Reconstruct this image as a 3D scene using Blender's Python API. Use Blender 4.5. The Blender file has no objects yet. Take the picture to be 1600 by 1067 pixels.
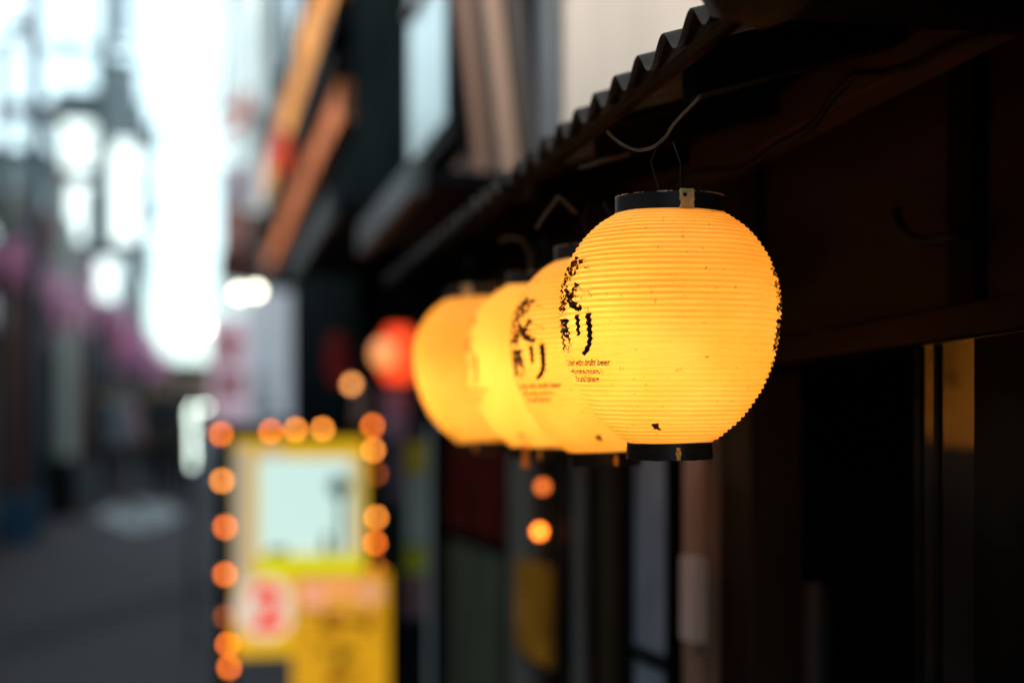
import bpy, bmesh, math, random
from mathutils import Vector, Matrix, noise
R = math.radians
random.seed(7)
S = bpy.context.scene
COL = S.collection

# ------------------------------------------------------------------ camera
F = 2222.22                                   # 50 mm on 36 mm, in pixels of the 1600 px wide photograph
YAW = R(12.92)
EYE = Vector((0, 0, 1.6))
FW = Vector((math.sin(YAW), math.cos(YAW), 0)); RT = Vector((math.cos(YAW), -math.sin(YAW), 0)); UP = Vector((0, 0, 1))
HZ = 705.5
cd = bpy.data.cameras.new('camera'); cam = bpy.data.objects.new('camera', cd); COL.objects.link(cam)
cam.location = EYE; cam.rotation_euler = (R(90), 0, -YAW)
cd.lens = 50; cd.sensor_width = 36; cd.sensor_fit = 'HORIZONTAL'; cd.shift_y = (HZ-533.5)/1600
cd.clip_start = .05; cd.clip_end = 2000
cd.dof.use_dof = True; cd.dof.focus_distance = 1.50; cd.dof.aperture_fstop = 1.4
S.camera = cam
S.render.engine = 'CYCLES'
S.render.resolution_x = 1024; S.render.resolution_y = 682
S.cycles.use_adaptive_sampling = False
S.cycles.use_denoising = True
S.cycles.max_bounces = 8; S.cycles.transparent_max_bounces = 8; S.cycles.sample_clamp_indirect = 6
# ------------------------------------------------------------------ light
SUN_EL, SUN_ROT = R(36), R(-58)
w = bpy.data.worlds.new('World'); S.world = w; w.use_nodes = True
nt = w.node_tree; bg = nt.nodes['Background']
sky = nt.nodes.new('ShaderNodeTexSky'); sky.sky_type = 'NISHITA'; sky.sun_disc = False
sky.sun_elevation = SUN_EL; sky.sun_rotation = SUN_ROT; sky.air_density = 1.2; sky.dust_density = 1.5; sky.ozone_density = 3.0
hs = nt.nodes.new('ShaderNodeHueSaturation'); hs.inputs['Saturation'].default_value = .38   # thin overcast
nt.links.new(sky.outputs[0], hs.inputs['Color']); tn = nt.nodes.new('ShaderNodeMixRGB'); tn.blend_type = 'MULTIPLY'; tn.inputs[0].default_value = 1; tn.inputs[2].default_value = (.80, .98, .965, 1)
nt.links.new(hs.outputs[0], tn.inputs[1]); nt.links.new(tn.outputs[0], bg.inputs[0]); bg.inputs[1].default_value = 0.15
sd = bpy.data.lights.new('sun', 'SUN'); sd.energy = 1.7; sd.angle = R(12); sd.color = (1, .86, .72)
so = bpy.data.objects.new('sun', sd); COL.objects.link(so)
sv = Vector((math.sin(SUN_ROT)*math.cos(SUN_EL), math.cos(SUN_ROT)*math.cos(SUN_EL), math.sin(SUN_EL)))
so.rotation_euler = sv.to_track_quat('Z', 'Y').to_euler()
S.view_settings.view_transform = 'Standard'; S.view_settings.look = 'None'; S.view_settings.gamma = 1
S.view_settings.exposure = 1.25; S.view_settings.use_curve_mapping = False

# ------------------------------------------------------------------ helpers
def ray(px, py): return FW + RT*((px-800)/F) + UP*((HZ-py)/F)
def atD(px, py, d): return EYE + ray(px, py)*d
def atX(px, py, X): r = ray(px, py); return EYE + r*(X/r.x)
def atY(px, py, Y): r = ray(px, py); return EYE + r*(Y/r.y)
def YX(px, X): return atX(px, 600, X).y          # where along the street the wall plane X is seen at column px
SLOPE = .042
def gz(y): return SLOPE*y

MATS = {}
def mat(name, col, rough=.7, var=.25, scale=6.0, bump=.25, metal=0, spec=.3, stretch=(1, 1, 1)):
    if name in MATS: return MATS[name]
    m = bpy.data.materials.new(name); m.use_nodes = True; n = m.node_tree; L = n.links
    b = n.nodes['Principled BSDF']; b.inputs['Roughness'].default_value = rough; b.inputs['Metallic'].default_value = metal
    b.inputs['Specular IOR Level'].default_value = spec
    tc = n.nodes.new('ShaderNodeTexCoord'); mp = n.nodes.new('ShaderNodeMapping'); mp.inputs['Scale'].default_value = stretch
    L.new(tc.outputs['Object'], mp.inputs[0])
    a = n.nodes.new('ShaderNodeTexNoise'); a.inputs['Scale'].default_value = scale; a.inputs['Detail'].default_value = 6
    L.new(mp.outputs[0], a.inputs['Vector'])
    r = n.nodes.new('ShaderNodeValToRGB'); c = Vector(col)
    r.color_ramp.elements[0].position = .3; r.color_ramp.elements[1].position = .7
    r.color_ramp.elements[0].color = (*(c*(1-var)), 1); r.color_ramp.elements[1].color = (*[min(1, v) for v in c*(1+var)], 1)
    L.new(a.outputs[0], r.inputs[0]); L.new(r.outputs[0], b.inputs['Base Color'])
    if bump:
        u = n.nodes.new('ShaderNodeBump'); u.inputs['Strength'].default_value = bump; u.inputs['Distance'].default_value = .01
        L.new(a.outputs[0], u.inputs['Height']); L.new(u.outputs[0], b.inputs['Normal'])
    MATS[name] = m; return m
def emis(name, col, st, base=(.5, .5, .5)):
    if name in MATS: return MATS[name]
    m = bpy.data.materials.new(name); m.use_nodes = True
    b = m.node_tree.nodes['Principled BSDF']; b.inputs['Base Color'].default_value = (*base, 1)
    b.inputs['Emission Color'].default_value = (*col, 1); b.inputs['Emission Strength'].default_value = st
    b.inputs['Roughness'].default_value = .5
    MATS[name] = m; return m

class MB:
    def __init__(s): s.v = []; s.f = []
    def box(s, x0, x1, y0, y1, z0, z1):
        if x0 > x1: x0, x1 = x1, x0
        if y0 > y1: y0, y1 = y1, y0
        if z0 > z1: z0, z1 = z1, z0
        i = len(s.v)
        s.v += [(x0,y0,z0),(x1,y0,z0),(x1,y1,z0),(x0,y1,z0),(x0,y0,z1),(x1,y0,z1),(x1,y1,z1),(x0,y1,z1)]
        s.f += [[i+a for a in q] for q in ((0,3,2,1),(4,5,6,7),(0,1,5,4),(1,2,6,5),(2,3,7,6),(3,0,4,7))]; return s
    def hexa(s, pts):
        i = len(s.v); s.v += [tuple(p) for p in pts]
        s.f += [[i+a for a in q] for q in ((0,3,2,1),(4,5,6,7),(0,1,5,4),(1,2,6,5),(2,3,7,6),(3,0,4,7))]; return s
    def lathe(s, prof, n=24, c=(0,0,0), close=False):
        i = len(s.v); c = Vector(c)
        for (r, z) in prof:
            for k in range(n):
                a = 2*math.pi*k/n; s.v.append((c.x+r*math.cos(a), c.y+r*math.sin(a), c.z+z))
        m = len(prof)
        for j in range(m-1 if not close else m):
            j2 = (j+1) % m
            for k in range(n):
                k2 = (k+1) % n; s.f.append([i+j*n+k, i+j*n+k2, i+j2*n+k2, i+j2*n+k])
        return s
    def tube(s, pts, r, n=8):
        pts = [Vector(p) for p in pts]; rs = r if isinstance(r, (list, tuple)) else [r]*len(pts); i = len(s.v); u = None
        for j, p in enumerate(pts):
            t = (pts[min(j+1, len(pts)-1)]-pts[max(j-1, 0)]).normalized()
            if u is None: u = t.orthogonal().normalized()
            u = (u - t*u.dot(t)).normalized(); w_ = t.cross(u)
            for k in range(n):
                a = 2*math.pi*k/n; s.v.append(tuple(p+(u*math.cos(a)+w_*math.sin(a))*rs[j]))
        for j in range(len(pts)-1):
            for k in range(n):
                k2 = (k+1) % n; s.f.append([i+j*n+k, i+j*n+k2, i+(j+1)*n+k2, i+(j+1)*n+k])
        s.f.append([i+k for k in range(n)][::-1]); s.f.append([i+(len(pts)-1)*n+k for k in range(n)]); return s
    def ball(s, c, r, n=12, sz=1):
        m = n//2; return s.lathe([(max(r*math.sin(math.pi*j/m), 1e-5), -r*sz*math.cos(math.pi*j/m)) for j in range(m+1)], n, c)
    def build(s, name, m, parent=None, smooth=False, org=None, bevel=0):
        me = bpy.data.meshes.new(name)
        if parent is not None: org = ORG.get(parent.name, Vector((0, 0, 0)))
        org = Vector(org) if org is not None else Vector((0, 0, 0))
        me.from_pydata([tuple(Vector(p)-org) for p in s.v], [], s.f)
        if isinstance(m, (list, tuple)):
            for q in m: me.materials.append(q)
        elif m: me.materials.append(m)
        if smooth: me.polygons.foreach_set('use_smooth', [True]*len(me.polygons))
        o = bpy.data.objects.new(name, me); COL.objects.link(o)
        if parent is not None: o.parent = parent
        else: o.location = org
        ORG[o.name] = org
        if bevel:
            b = o.modifiers.new('bevel', 'BEVEL'); b.width = bevel; b.segments = 2; b.limit_method = 'ANGLE'
        return o
ORG = {}
def thing(name, label, cat, loc=(0, 0, 0), group=None):
    o = bpy.data.objects.new(name, None); COL.objects.link(o); o.location = loc; o.empty_display_size = .1
    o['label'] = label; o['category'] = cat
    if group: o['group'] = group
    ORG[o.name] = Vector(loc); return o
def tag(o, label=None, cat=None, group=None, kind=None):
    for k, v in (('label', label), ('category', cat), ('group', group), ('kind', kind)):
        if v: o[k] = v
    return o
def copy_tree(o, parent=None):
    c = o.copy(); COL.objects.link(c); c.parent = parent
    for ch in list(o.children): copy_tree(ch, c)
    return c
def pxbox(px0, px1, py0, py1, Y, th):
    a = atY(px0, py1, Y); b = atY(px1, py0, Y)
    return MB().box(a.x, b.x, Y, Y+th, a.z, b.z)
def bx(name, m, parent, *a, bevel=0): return MB().box(*a).build(name, m, parent, bevel=bevel)

# ------------------------------------------------------------------ materials
black_wood = mat('black_wood', (.0065, .0072, .0068), .7, .5, 5, .5, stretch=(1, 1, .15), spec=.02)
brown_wood = mat('brown_wood', (.045, .028, .018), .7, .5, 9, .6, stretch=(1, .12, 1), spec=.05)
brown_wood_v = mat('brown_wood_upright', (.032, .022, .014), .6, .4, 8, .5, stretch=(1, 1, .12), spec=.05)
tan_wood = mat('tan_wood', (.27, .175, .125), .6, .2, 8, .3, stretch=(1, 1, .12))
beige = mat('beige_plaster', (.70, .60, .53), .9, .06, 3, .2)
grey_steel = mat('grey_steel', (.18, .19, .19), .5, .2, 4, .1, metal=.3)
roof_grey = mat('corrugated_coating', (.038, .033, .031), .75, .5, 18, .5, spec=.15)
rust_wood = mat('weathered_batten', (.012, .006, .003), .9, .5, 12, .5, stretch=(1, .15, 1), spec=0)
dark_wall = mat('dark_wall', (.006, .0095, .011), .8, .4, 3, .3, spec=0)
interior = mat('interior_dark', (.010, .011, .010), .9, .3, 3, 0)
ring_black = mat('lantern_ring_black', (.008, .009, .012), .45, .35, 40, .1, spec=.3)
worn_tan = mat('worn_tan_edge', (.5, .36, .24), .8, .35, 90, .3)
wire_m = mat('wire_dark', (.006, .006, .006), .7, .3, 30, 0, spec=.05)
cable_tan = mat('cable_tan', (.055, .034, .018), .8, .35, 60, .2)
pale_blue = mat('pale_blue_panel', (.27, .33, .43), .4, .3, 5, .05)
pale_grey = mat('pale_grey_facade', (.5, .56, .57), .85, .12, 2, .1)
mid_grey = mat('mid_grey_facade', (.17, .19, .22), .85, .2, 2, .1)
red_paint = mat('red_paint', (.3, .05, .035), .6, .25, 5, .1)
red_brown = mat('red_brown_paint', (.13, .045, .035), .6, .25, 5, .1)
dark_metal = mat('dark_metal', (.010, .012, .014), .7, .3, 5, .1, spec=.05)
orange_fascia = mat('orange_fascia', (.60, .19, .08), .6, .6, 3.5, .1, spec=.02)
orange_upper = mat('orange_upper_fascia', (.85, .30, .07), .6, .4, 3.5, .1, spec=.02)
white_paint = mat('white_paint', (.75, .76, .76), .6, .08, 4, .05)
yellow_sheet = mat('yellow_sheet', (.75, .5, .03), .5, .12, 5, .05)
glass_dark = mat('window_glass_dark', (.03, .04, .05), .06, .2, 3, 0, spec=.8)
skin = mat('skin', (.5, .32, .24), .6, .08, 20, 0)

# ================================================================== SETTING
# ground: a street climbing gently away from the camera
asphalt = mat('asphalt', (.056, .045, .054), .75, .3, 40, .5)
g = MB(); n = 40
ys = [-30 + i*4 for i in range(60)] + [250, 400, 700]
xs = [-150, -40, -12, -6, -3.2, -2.6, -1.2, 0, .7, 1.5, 4, 12, 40, 150]
for y in ys:
    for x in xs: g.v.append((x, y, gz(y)))
for j in range(len(ys)-1):
    for i in range(len(xs)-1): g.f.append([j*len(xs)+i, j*len(xs)+i+1, (j+1)*len(xs)+i+1, (j+1)*len(xs)+i])
tag(g.build('street', asphalt), kind='structure')
def slab(name, m, x0, x1, y0, y1, h, kind='structure', low=-.3):
    p = [(x0,y0,gz(y0)+low),(x1,y0,gz(y0)+low),(x1,y1,gz(y1)+low),(x0,y1,gz(y1)+low),(x0,y0,gz(y0)+h),(x1,y0,gz(y0)+h),(x1,y1,gz(y1)+h),(x0,y1,gz(y1)+h)]
    return tag(MB().hexa(p).build(name, m), kind=kind)
concrete = mat('concrete', (.22, .22, .22), .85, .2, 10, .3)
slab('pavement_left', concrete, -3.2, -2.35, 2, 120, .1)
slab('pavement_right', mat('pavement_dark', (.08, .08, .08), .85, .2, 10, .3), .72, 1.2, -3, 14.4, .06)
# pale patch on the road in the middle distance
mk = MB(); a = [(140, 800), (205, 830), (285, 802), (215, 773)]
def onground(px, py):
    r = ray(px, py); t = (gz(0)-1.6)/(r.z - SLOPE*r.y); return EYE + r*t
def sheet(name, m, pts, lift=.004):
    b = MB(); b.v = [tuple(onground(*p)+Vector((0, 0, lift))) for p in pts]; b.f = [list(range(len(pts)))]
    return b.build(name, m)
mark_m = mat('road_patch_pale_grey', (.40, .43, .46), .6, .2, 14, .2)
tag(sheet('pale_road_patch', mark_m, [(150, 808), (215, 832), (225, 806), (175, 790)]), kind='structure')
tag(sheet('pale_road_patch', mark_m, [(222, 830), (287, 806), (262, 787), (205, 782), (232, 806)]), kind='structure')

# ================================================================== NEAR IZAKAYA (right)
XE, XW = .495, .885
Y_END = 3.62
iz = thing('wooden_tavern', 'dark wooden tavern front under the corrugated eave, filling the right side of the photo', 'building', (XW, 1.5, 0))
def pz(px, py, X): return atX(px, py, X)
z_lint = 1.6 + .17*.87
# wall above the lintel, panels between studs
yb = [-.6, .35, YX(1500, XW)-.02, YX(1180, XW), 2.75, Y_END]
for i in range(len(yb)-1):
    bx('wall_panel', mat('wall_board_brown', (.021, .0165, .014), .8, .5, 7, .6, stretch=(1, .2, 1), spec=.02), iz, XW+.005, XW+.03, yb[i]+.001, yb[i+1]-.001, z_lint+.022, 2.16)
for y in yb[1:-1]:
    bx('stud', black_wood, iz, XW-.012, XW+.04, y-.03, y+.03, z_lint+.023, 2.158, bevel=.003)
bx('lintel', mat('lintel_wood', (.017, .0125, .0105), .8, .5, 8, .6, stretch=(1, .12, 1), spec=.02), iz, XW-.03, XW+.06, -.6, Y_END, z_lint-.018, z_lint+.02, bevel=.004)
bx('sill', black_wood, iz, XW-.02, XW+.07, -.6, YX(1200, XW), -.1, .14)
# eave beam, rafters and roof
z_beam = 1.6+.589*.8
bx('eave_beam', brown_wood, iz, .785, .835, -.6, Y_END, z_beam-.045, z_beam+.02, bevel=.004)
Z_CR = 1.6+.901*XE
RS = .30
for k in range(12):
    y = -.3+k*.35
    x0, x1 = XE+.04, XW+.05
    zt0, zt1 = Z_CR+.04*RS-.034, Z_CR+(x1-XE)*RS-.034
    MB().hexa([(x0,y,zt0-.04),(x1,y,zt1-.04),(x1,y+.04,zt1-.04),(x0,y+.04,zt0-.04),(x0,y,zt0),(x1,y,zt1),(x1,y+.04,zt1),(x0,y+.04,zt0)]).build('rafter', black_wood, iz)
bx('eave_batten', rust_wood, iz, XE+.006, XE+.017, -.6, Y_END, Z_CR-.046, Z_CR-.030, bevel=.003)
# corrugated sheets: seven waves each
PIT, DEP = .0868, .027
y0c = 1.443
ystart = y0c - PIT*1.93
ri = 0; yy = ystart
while yy < Y_END-.02:
    ye = min(yy+PIT*7, Y_END+.02); nseg = int((ye-yy)/PIT*14); lift = .0012*(ri % 2)
    m_ = MB(); X2 = XW+.09
    for face in (0, 1):
        for j in range(nseg+1):
            y = yy+(ye-yy)*j/nseg
            z = Z_CR - DEP/2*(1-math.cos(2*math.pi*(y-y0c)/PIT)) + lift + noise.noise(Vector((y*3, 0, 0)))*.002
            for t in (0, .12, .5, 1):
                X = XE+(X2-XE)*t
                m_.v.append((X, y, z+(X-XE)*RS-face*.0012 + (noise.noise(Vector((y*9, 3, 0)))*.0015 if t == 0 else 0)))
    N = (nseg+1)*4
    for j in range(nseg):
        for t in range(3):
            a = j*4+t; m_.f.append([a, a+1, a+5, a+4]); m_.f.append([N+a, N+a+4, N+a+5, N+a+1])
        m_.f.append([j*4, j*4+4, N+j*4+4, N+j*4])
    for t in range(3):
        m_.f.append([t, N+t, N+t+1, t+1]); a = nseg*4; m_.f.append([a+t, a+t+1, N+a+t+1, N+a+t])
    m_.build('roof_sheet', roof_grey, iz, smooth=False)
    yy = ye - .0; ri += 1
# flashing strip where the sheets meet the wall
bx('flashing', dark_metal, iz, XW+.04, XW+.1, -.6, Y_END, Z_CR+(XW+.04-XE)*RS+.005, Z_CR+(XW+.04-XE)*RS+.05)
# nearer stretch of the roof: heavy dark boards with a rolled tarpaulin on the edge
bx('roof_boards', black_wood, iz, XE+.0, XW+.09, -.6, ystart-.003, Z_CR-.03, Z_CR+.16)
# upper storey
UX = .95
Yb = YX(868, UX)
bx('upper_wall', beige, iz, UX, UX+3, -.6, Yb, 2.215, 7.0)
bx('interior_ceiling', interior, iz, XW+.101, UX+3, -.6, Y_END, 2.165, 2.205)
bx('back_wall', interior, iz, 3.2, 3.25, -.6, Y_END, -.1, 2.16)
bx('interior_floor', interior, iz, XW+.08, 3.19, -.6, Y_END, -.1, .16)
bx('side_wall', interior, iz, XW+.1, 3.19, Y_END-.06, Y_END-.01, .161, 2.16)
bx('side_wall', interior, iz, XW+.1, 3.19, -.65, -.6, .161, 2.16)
# posts of the front
def post(name, m, px0, px1, x0, x1, z1, par, z0=-.1):
    ya, yb_ = YX(px1, x0), YX(px0, x0)
    return bx(name, m, par, x0, x1, ya, yb_, z0, z1, bevel=.004)
post('post', brown_wood_v, 1118, 1172, XW-.02, XW+.07, z_lint-.02, iz)
post('post', tan_wood, 1066, 1098, XW-.05, XW+.03, z_lint-.02, iz)
post('post', brown_wood_v, 932, 964, XW-.02, XW+.05, z_lint-.02, iz)
# sliding glass doors: left part beside the posts and right part by the photo edge
dr = MB().box(XW+.0, XW+.03, YX(1052, XW), YX(988, XW), .161, z_lint-.02).build('pale_glass_door', pale_blue, iz)  # door glass coloured pale blue to stand for reflected sky
for pxx in (988, 1052):
    y = YX(pxx, XW); bx('door_stile', black_wood, dr, XW-.012, XW+.035, y-.012, y+.012, .161, z_lint-.02)
for z in (.75, 1.2):
    bx('door_rail', black_wood, dr, XW-.008, XW+.033, YX(1052, XW)+.013, YX(988, XW)-.013, z-.012, z+.012)
# clear glass door that mirrors the lanterns
gl = bpy.data.materials.new('clear_glass'); gl.use_nodes = True; b = gl.node_tree.nodes['Principled BSDF']
b.inputs['Base Color'].default_value = (.012, .012, .012, 1); b.inputs['Roughness'].default_value = .10; b.inputs['Specular IOR Level'].default_value = .28
GX = XW-.02
gd = MB().box(GX, GX+.006, .2, YX(1466, XW), .161, z_lint-.02).build('glass_door', gl, iz)
bx('door_board', black_wood, gd, GX-.004, GX+.012, .205, YX(1552, XW), .162, z_lint-.021)
for pxx, wd in ((1460, .008), (1490, .006)):
    y = YX(pxx, XW); bx('door_stile', black_wood, gd, GX-.003, GX+.012, y-wd, y+wd, .161, z_lint-.021)
bx('door_rail', black_wood, gd, GX-.002, GX+.01, YX(1552, XW)+.001, YX(1500, XW)-.013, .95, .99)
# drain pipe at the end of the beige wall
dp = MB().tube([(UX-.03, Yb-.03, 2.3), (UX-.03, Yb-.03, 7.0)], .028, 14)
pp = dp.build('drain_pipe', mat('pipe_pale_blue', (.75, .8, .9), .5, .1, 5, .05), iz, smooth=True)
wn = bx('sign_dot', mat('dot_terracotta', (.55, .16, .07), .5, .2, 5, .1), iz, UX-.05, UX-.001, YX(882, UX)-.07, YX(882, UX)+.02, 2.86, 2.98, bevel=.01)  # small reddish orange sign dot on the beige wall

# hook of dark pipe on the wall
p0 = atX(1398, 335, XW-.03)
hk = MB().tube([atX(*q, XW-.05) for q in ((1400, 328), (1402, 345), (1412, 363), (1430, 376), (1455, 378), (1482, 372), (1502, 366))], .0075, 10)
o = hk.build('wall_hook', dark_metal, None, smooth=True, org=tuple(p0)); tag(o, 'curved black metal hook on the dark wall right of the front lantern', 'hook')

# dark tarpaulin roll on the eave, top edge of photo
tr = MB(); prof = []
NY, NA = 40, 22
ya, yb_ = -.35, atX(1068, 30, XE-.04).y
for j in range(NY+1):
    y = ya+(yb_-ya)*j/NY; cz = Z_CR+.05; cx = XE+.01
    for k in range(NA):
        a = 2*math.pi*k/NA; r_ = .10*(1+.28*noise.noise(Vector((y*9, math.cos(a)*2, math.sin(a)*2)))+.1*noise.noise(Vector((y*30, math.cos(a)*5, math.sin(a)*5))))
        r_ *= min(1, .82+ (NY-j)/6)
        tr.v.append((cx+r_*math.cos(a)*.6, y, cz+r_*math.sin(a)*1.1))
for j in range(NY):
    for k in range(NA):
        k2 = (k+1) % NA; tr.f.append([j*NA+k, j*NA+k2, (j+1)*NA+k2, (j+1)*NA+k])
tr.f.append([NY*NA+k for k in range(NA)]); tr.f.append([k for k in range(NA)][::-1])
o = tr.build('tarpaulin_roll', mat('tarpaulin_black', (.006, .006, .007), .8, .4, 20, .6), None, smooth=True, org=(XE, yb_, Z_CR))
tag(o, 'rolled black tarpaulin lying on the near end of the corrugated eave', 'tarpaulin')

# pale curtain strip inside the doorway and small pale cloth by the tan post
p = atX(1278, 1000, 1.12)
b = MB()
for j in range(2):
    pass
for j in range(13):
    for k in range(9):
        t = j/12; u_ = k/8-.5
        b.v.append((1.12+.02*math.sin(u_*14), p.y+u_*.05*(1-.35*(1-t)), 1.36-1.2*t*1.0))
for j in range(12):
    for k in range(8): a = j*9+k; b.f.append([a, a+1, a+10, a+9])
o = b.build('hanging_cloth', mat('cloth_dim', (.2, .18, .17), .9, .2, 8, .2), None, smooth=True, org=(1.12, p.y, .16))
md = o.modifiers.new('thick', 'SOLIDIFY'); md.thickness = .004
tag(o, 'narrow dim cloth hanging in the dark doorway below the front lantern', 'cloth')
pa, pb = atX(1086, 1005, XW-.075), atX(1063, 868, XW-.075)
o = MB().box(XW-.075, XW-.055, pa.y, pb.y, pa.z, pb.z).build('paper_notice', mat('paper_pale', (.62, .56, .56), .8, .08, 8, .05), None, org=(XW-.065, pa.y, pa.z))
tag(o, 'pale paper notice fixed to the tan door post under the front lantern', 'notice')

# grey steel pole and further shop front between the lanterns and the sign
yp = YX(908, XW-.06)
o = MB().lathe([(.018, -.1), (.018, 1.98)], 16, (XW-.06, yp, 0)).build('steel_pole', grey_steel, None, smooth=True, org=(XW-.06, yp, 0))
tag(o, 'slim grey steel pole standing between the tavern posts and the dark shopfront', 'pole')

# ================================================================== LANTERNS
K = .0006975      # metres per photograph pixel at the first lantern
BASE_Y = 716
prof_px = [(688,66),(682,76),(670,90),(656,106),(642,118),(620,133.5),(600,145),(575,155.5),(550,162.5),(521,167.5),(490,170),(465,169.5),(444,166.5),(426,161),(405,151.5),(385,138.5),(366,122),(354,107),(345,93),(339,84)]
P = [Vector(((BASE_Y-y)*K, r*K, 0)) for y, r in prof_px]      # (z, r)
def cr(p0, p1, p2, p3, t): return .5*((2*p1)+(-p0+p2)*t+(2*p0-5*p1+4*p2-p3)*t*t+(-p0+3*p1-3*p2+p3)*t*t*t)
fine = []
for i in range(len(P)-1):
    a, b_, c, d = P[max(i-1, 0)], P[i], P[i+1], P[min(i+2, len(P)-1)]
    for j in range(20): fine.append(cr(a, b_, c, d, j/20))
fine.append(P[-1])
arc = [0]
for i in range(1, len(fine)): arc.append(arc[-1]+(fine[i]-fine[i-1]).length)
LEN = arc[-1]; NR = 47
def prof_at(s):
    s = min(max(s, 0), LEN); lo, hi = 0, len(arc)-1
    while hi-lo > 1:
        m = (lo+hi)//2
        if arc[m] <= s: lo = m
        else: hi = m
    t = (s-arc[lo])/(arc[hi]-arc[lo]+1e-12)
    p = fine[lo].lerp(fine[hi], t); d = (fine[hi]-fine[lo]).normalized()
    return p, Vector((-d.y, d.x, 0))                          # point (z, r) and outward normal
def rib(s):
    ph = s/LEN*NR + .16*noise.noise(Vector((s*55, 2.2, 0))); c = .5+.5*math.cos(2*math.pi*ph)
    return .0021*(c**.75) - .0006
def s_of_z(z):
    lo, hi = 0, len(fine)-1
    while hi-lo > 1:
        m = (lo+hi)//2
        if fine[m].x <= z: lo = m
        else: hi = m
    t = (z-fine[lo].x)/(fine[hi].x-fine[lo].x+1e-12); return arc[lo]+t*(arc[hi]-arc[lo])
def surf(ang, s, lift=0):
    p, nn = prof_at(s)
    wob = .0006*noise.noise(Vector((math.cos(ang)*2, math.sin(ang)*2, s*60))) + .0011*noise.noise(Vector((math.cos(ang)*1.1, math.sin(ang)*1.1, s*12+5)))
    q = p + nn*(rib(s)+lift+wob)
    tilt = .0012*math.cos(ang+1.0)
    return Vector((q.y*math.sin(ang), -q.y*math.cos(ang), q.x+tilt*math.sin(math.pi*s/LEN)))    # ang 0 faces -Y, positive to +X
# paper
def lantern_paper():
    m = bpy.data.materials.new('lantern_paper_yellow'); m.use_nodes = True; n = m.node_tree; L = n.links
    n.nodes.clear(); out = n.nodes.new('ShaderNodeOutputMaterial')
    tc = n.nodes.new('ShaderNodeTexCoord')
    n1 = n.nodes.new('ShaderNodeTexNoise'); n1.inputs['Scale'].default_value = 14; n1.inputs['Detail'].default_value = 5
    L.new(tc.outputs['Object'], n1.inputs['Vector'])
    r1 = n.nodes.new('ShaderNodeValToRGB'); r1.color_ramp.elements[0].position = .25; r1.color_ramp.elements[1].position = .75
    r1.color_ramp.elements[0].color = (.93, .44, .045, 1); r1.color_ramp.elements[1].color = (.97, .54, .095, 1)
    L.new(n1.outputs[0], r1.inputs[0])
    # fly specks and dirt
    n2 = n.nodes.new('ShaderNodeTexNoise'); n2.inputs['Scale'].default_value = 190; n2.inputs['Detail'].default_value = 2
    L.new(tc.outputs['Object'], n2.inputs['Vector'])
    r2 = n.nodes.new('ShaderNodeValToRGB'); r2.color_ramp.elements[0].position = .265; r2.color_ramp.elements[1].position = .31
    r2.color_ramp.elements[0].color = (.45, .38, .3, 1); r2.color_ramp.elements[1].color = (1, 1, 1, 1)
    L.new(n2.outputs[0], r2.inputs[0])
    mx = n.nodes.new('ShaderNodeMixRGB'); mx.blend_type = 'MULTIPLY'; mx.inputs[0].default_value = .8
    L.new(r1.outputs[0], mx.inputs[1]); L.new(r2.outputs[0], mx.inputs[2])
    tr = n.nodes.new('ShaderNodeBsdfTranslucent'); df = n.nodes.new('ShaderNodeBsdfDiffuse'); gs = n.nodes.new('ShaderNodeBsdfGlossy')
    gs.inputs['Roughness'].default_value = .45; gs.inputs['Color'].default_value = (1, .9, .8, 1)
    L.new(mx.outputs[0], tr.inputs[0]); L.new(mx.outputs[0], df.inputs[0])
    a = n.nodes.new('ShaderNodeMixShader'); a.inputs[0].default_value = .32; L.new(tr.outputs[0], a.inputs[1]); L.new(df.outputs[0], a.inputs[2])
    c = n.nodes.new('ShaderNodeMixShader'); c.inputs[0].default_value = .025; L.new(a.outputs[0], c.inputs[1]); L.new(gs.outputs[0], c.inputs[2])
    L.new(c.outputs[0], out.inputs[0]); return m
def thin_mat(name, col, trans=.5, holes=None):
    m = bpy.data.materials.new(name); m.use_nodes = True; n = m.node_tree; L = n.links; n.nodes.clear()
    out = n.nodes.new('ShaderNodeOutputMaterial'); a = n.nodes.new('ShaderNodeBsdfDiffuse'); t = n.nodes.new('ShaderNodeBsdfTranslucent')
    a.inputs[0].default_value = (*col, 1); t.inputs[0].default_value = (*col, 1)
    x = n.nodes.new('ShaderNodeMixShader'); x.inputs[0].default_value = trans; L.new(a.outputs[0], x.inputs[1]); L.new(t.outputs[0], x.inputs[2]); last = x
    if holes:
        tc = n.nodes.new('ShaderNodeTexCoord'); q = n.nodes.new('ShaderNodeTexNoise'); q.inputs['Scale'].default_value = holes[0]; q.inputs['Detail'].default_value = 4
        L.new(tc.outputs['Object'], q.inputs['Vector']); r = n.nodes.new('ShaderNodeValToRGB'); r.color_ramp.elements[0].position = holes[1]; r.color_ramp.elements[1].position = holes[1]+.05
        L.new(q.outputs[0], r.inputs[0]); tp = n.nodes.new('ShaderNodeBsdfTransparent'); y = n.nodes.new('ShaderNodeMixShader')
        L.new(r.outputs[0], y.inputs[0]); L.new(x.outputs[0], y.inputs[1]); L.new(tp.outputs[0], y.inputs[2]); last = y
    L.new(last.outputs[0], out.inputs[0]); return m
paper = lantern_paper()
lt = thing('paper_lantern', 'front round yellow paper lantern, in sharp focus with fine ribs', 'lantern', (0, 0, 0), 'yellow paper lanterns under the eave')
bd = MB(); NS, NC = NR*10, 180
for j in range(NS+1):
    for k in range(NC): bd.v.append(tuple(surf(2*math.pi*k/NC, LEN*j/NS)))
for j in range(NS):
    for k in range(NC): k2 = (k+1) % NC; bd.f.append([j*NC+k, j*NC+k2, (j+1)*NC+k2, (j+1)*NC+k])
body = bd.build('shade', paper, lt, smooth=True)
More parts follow.
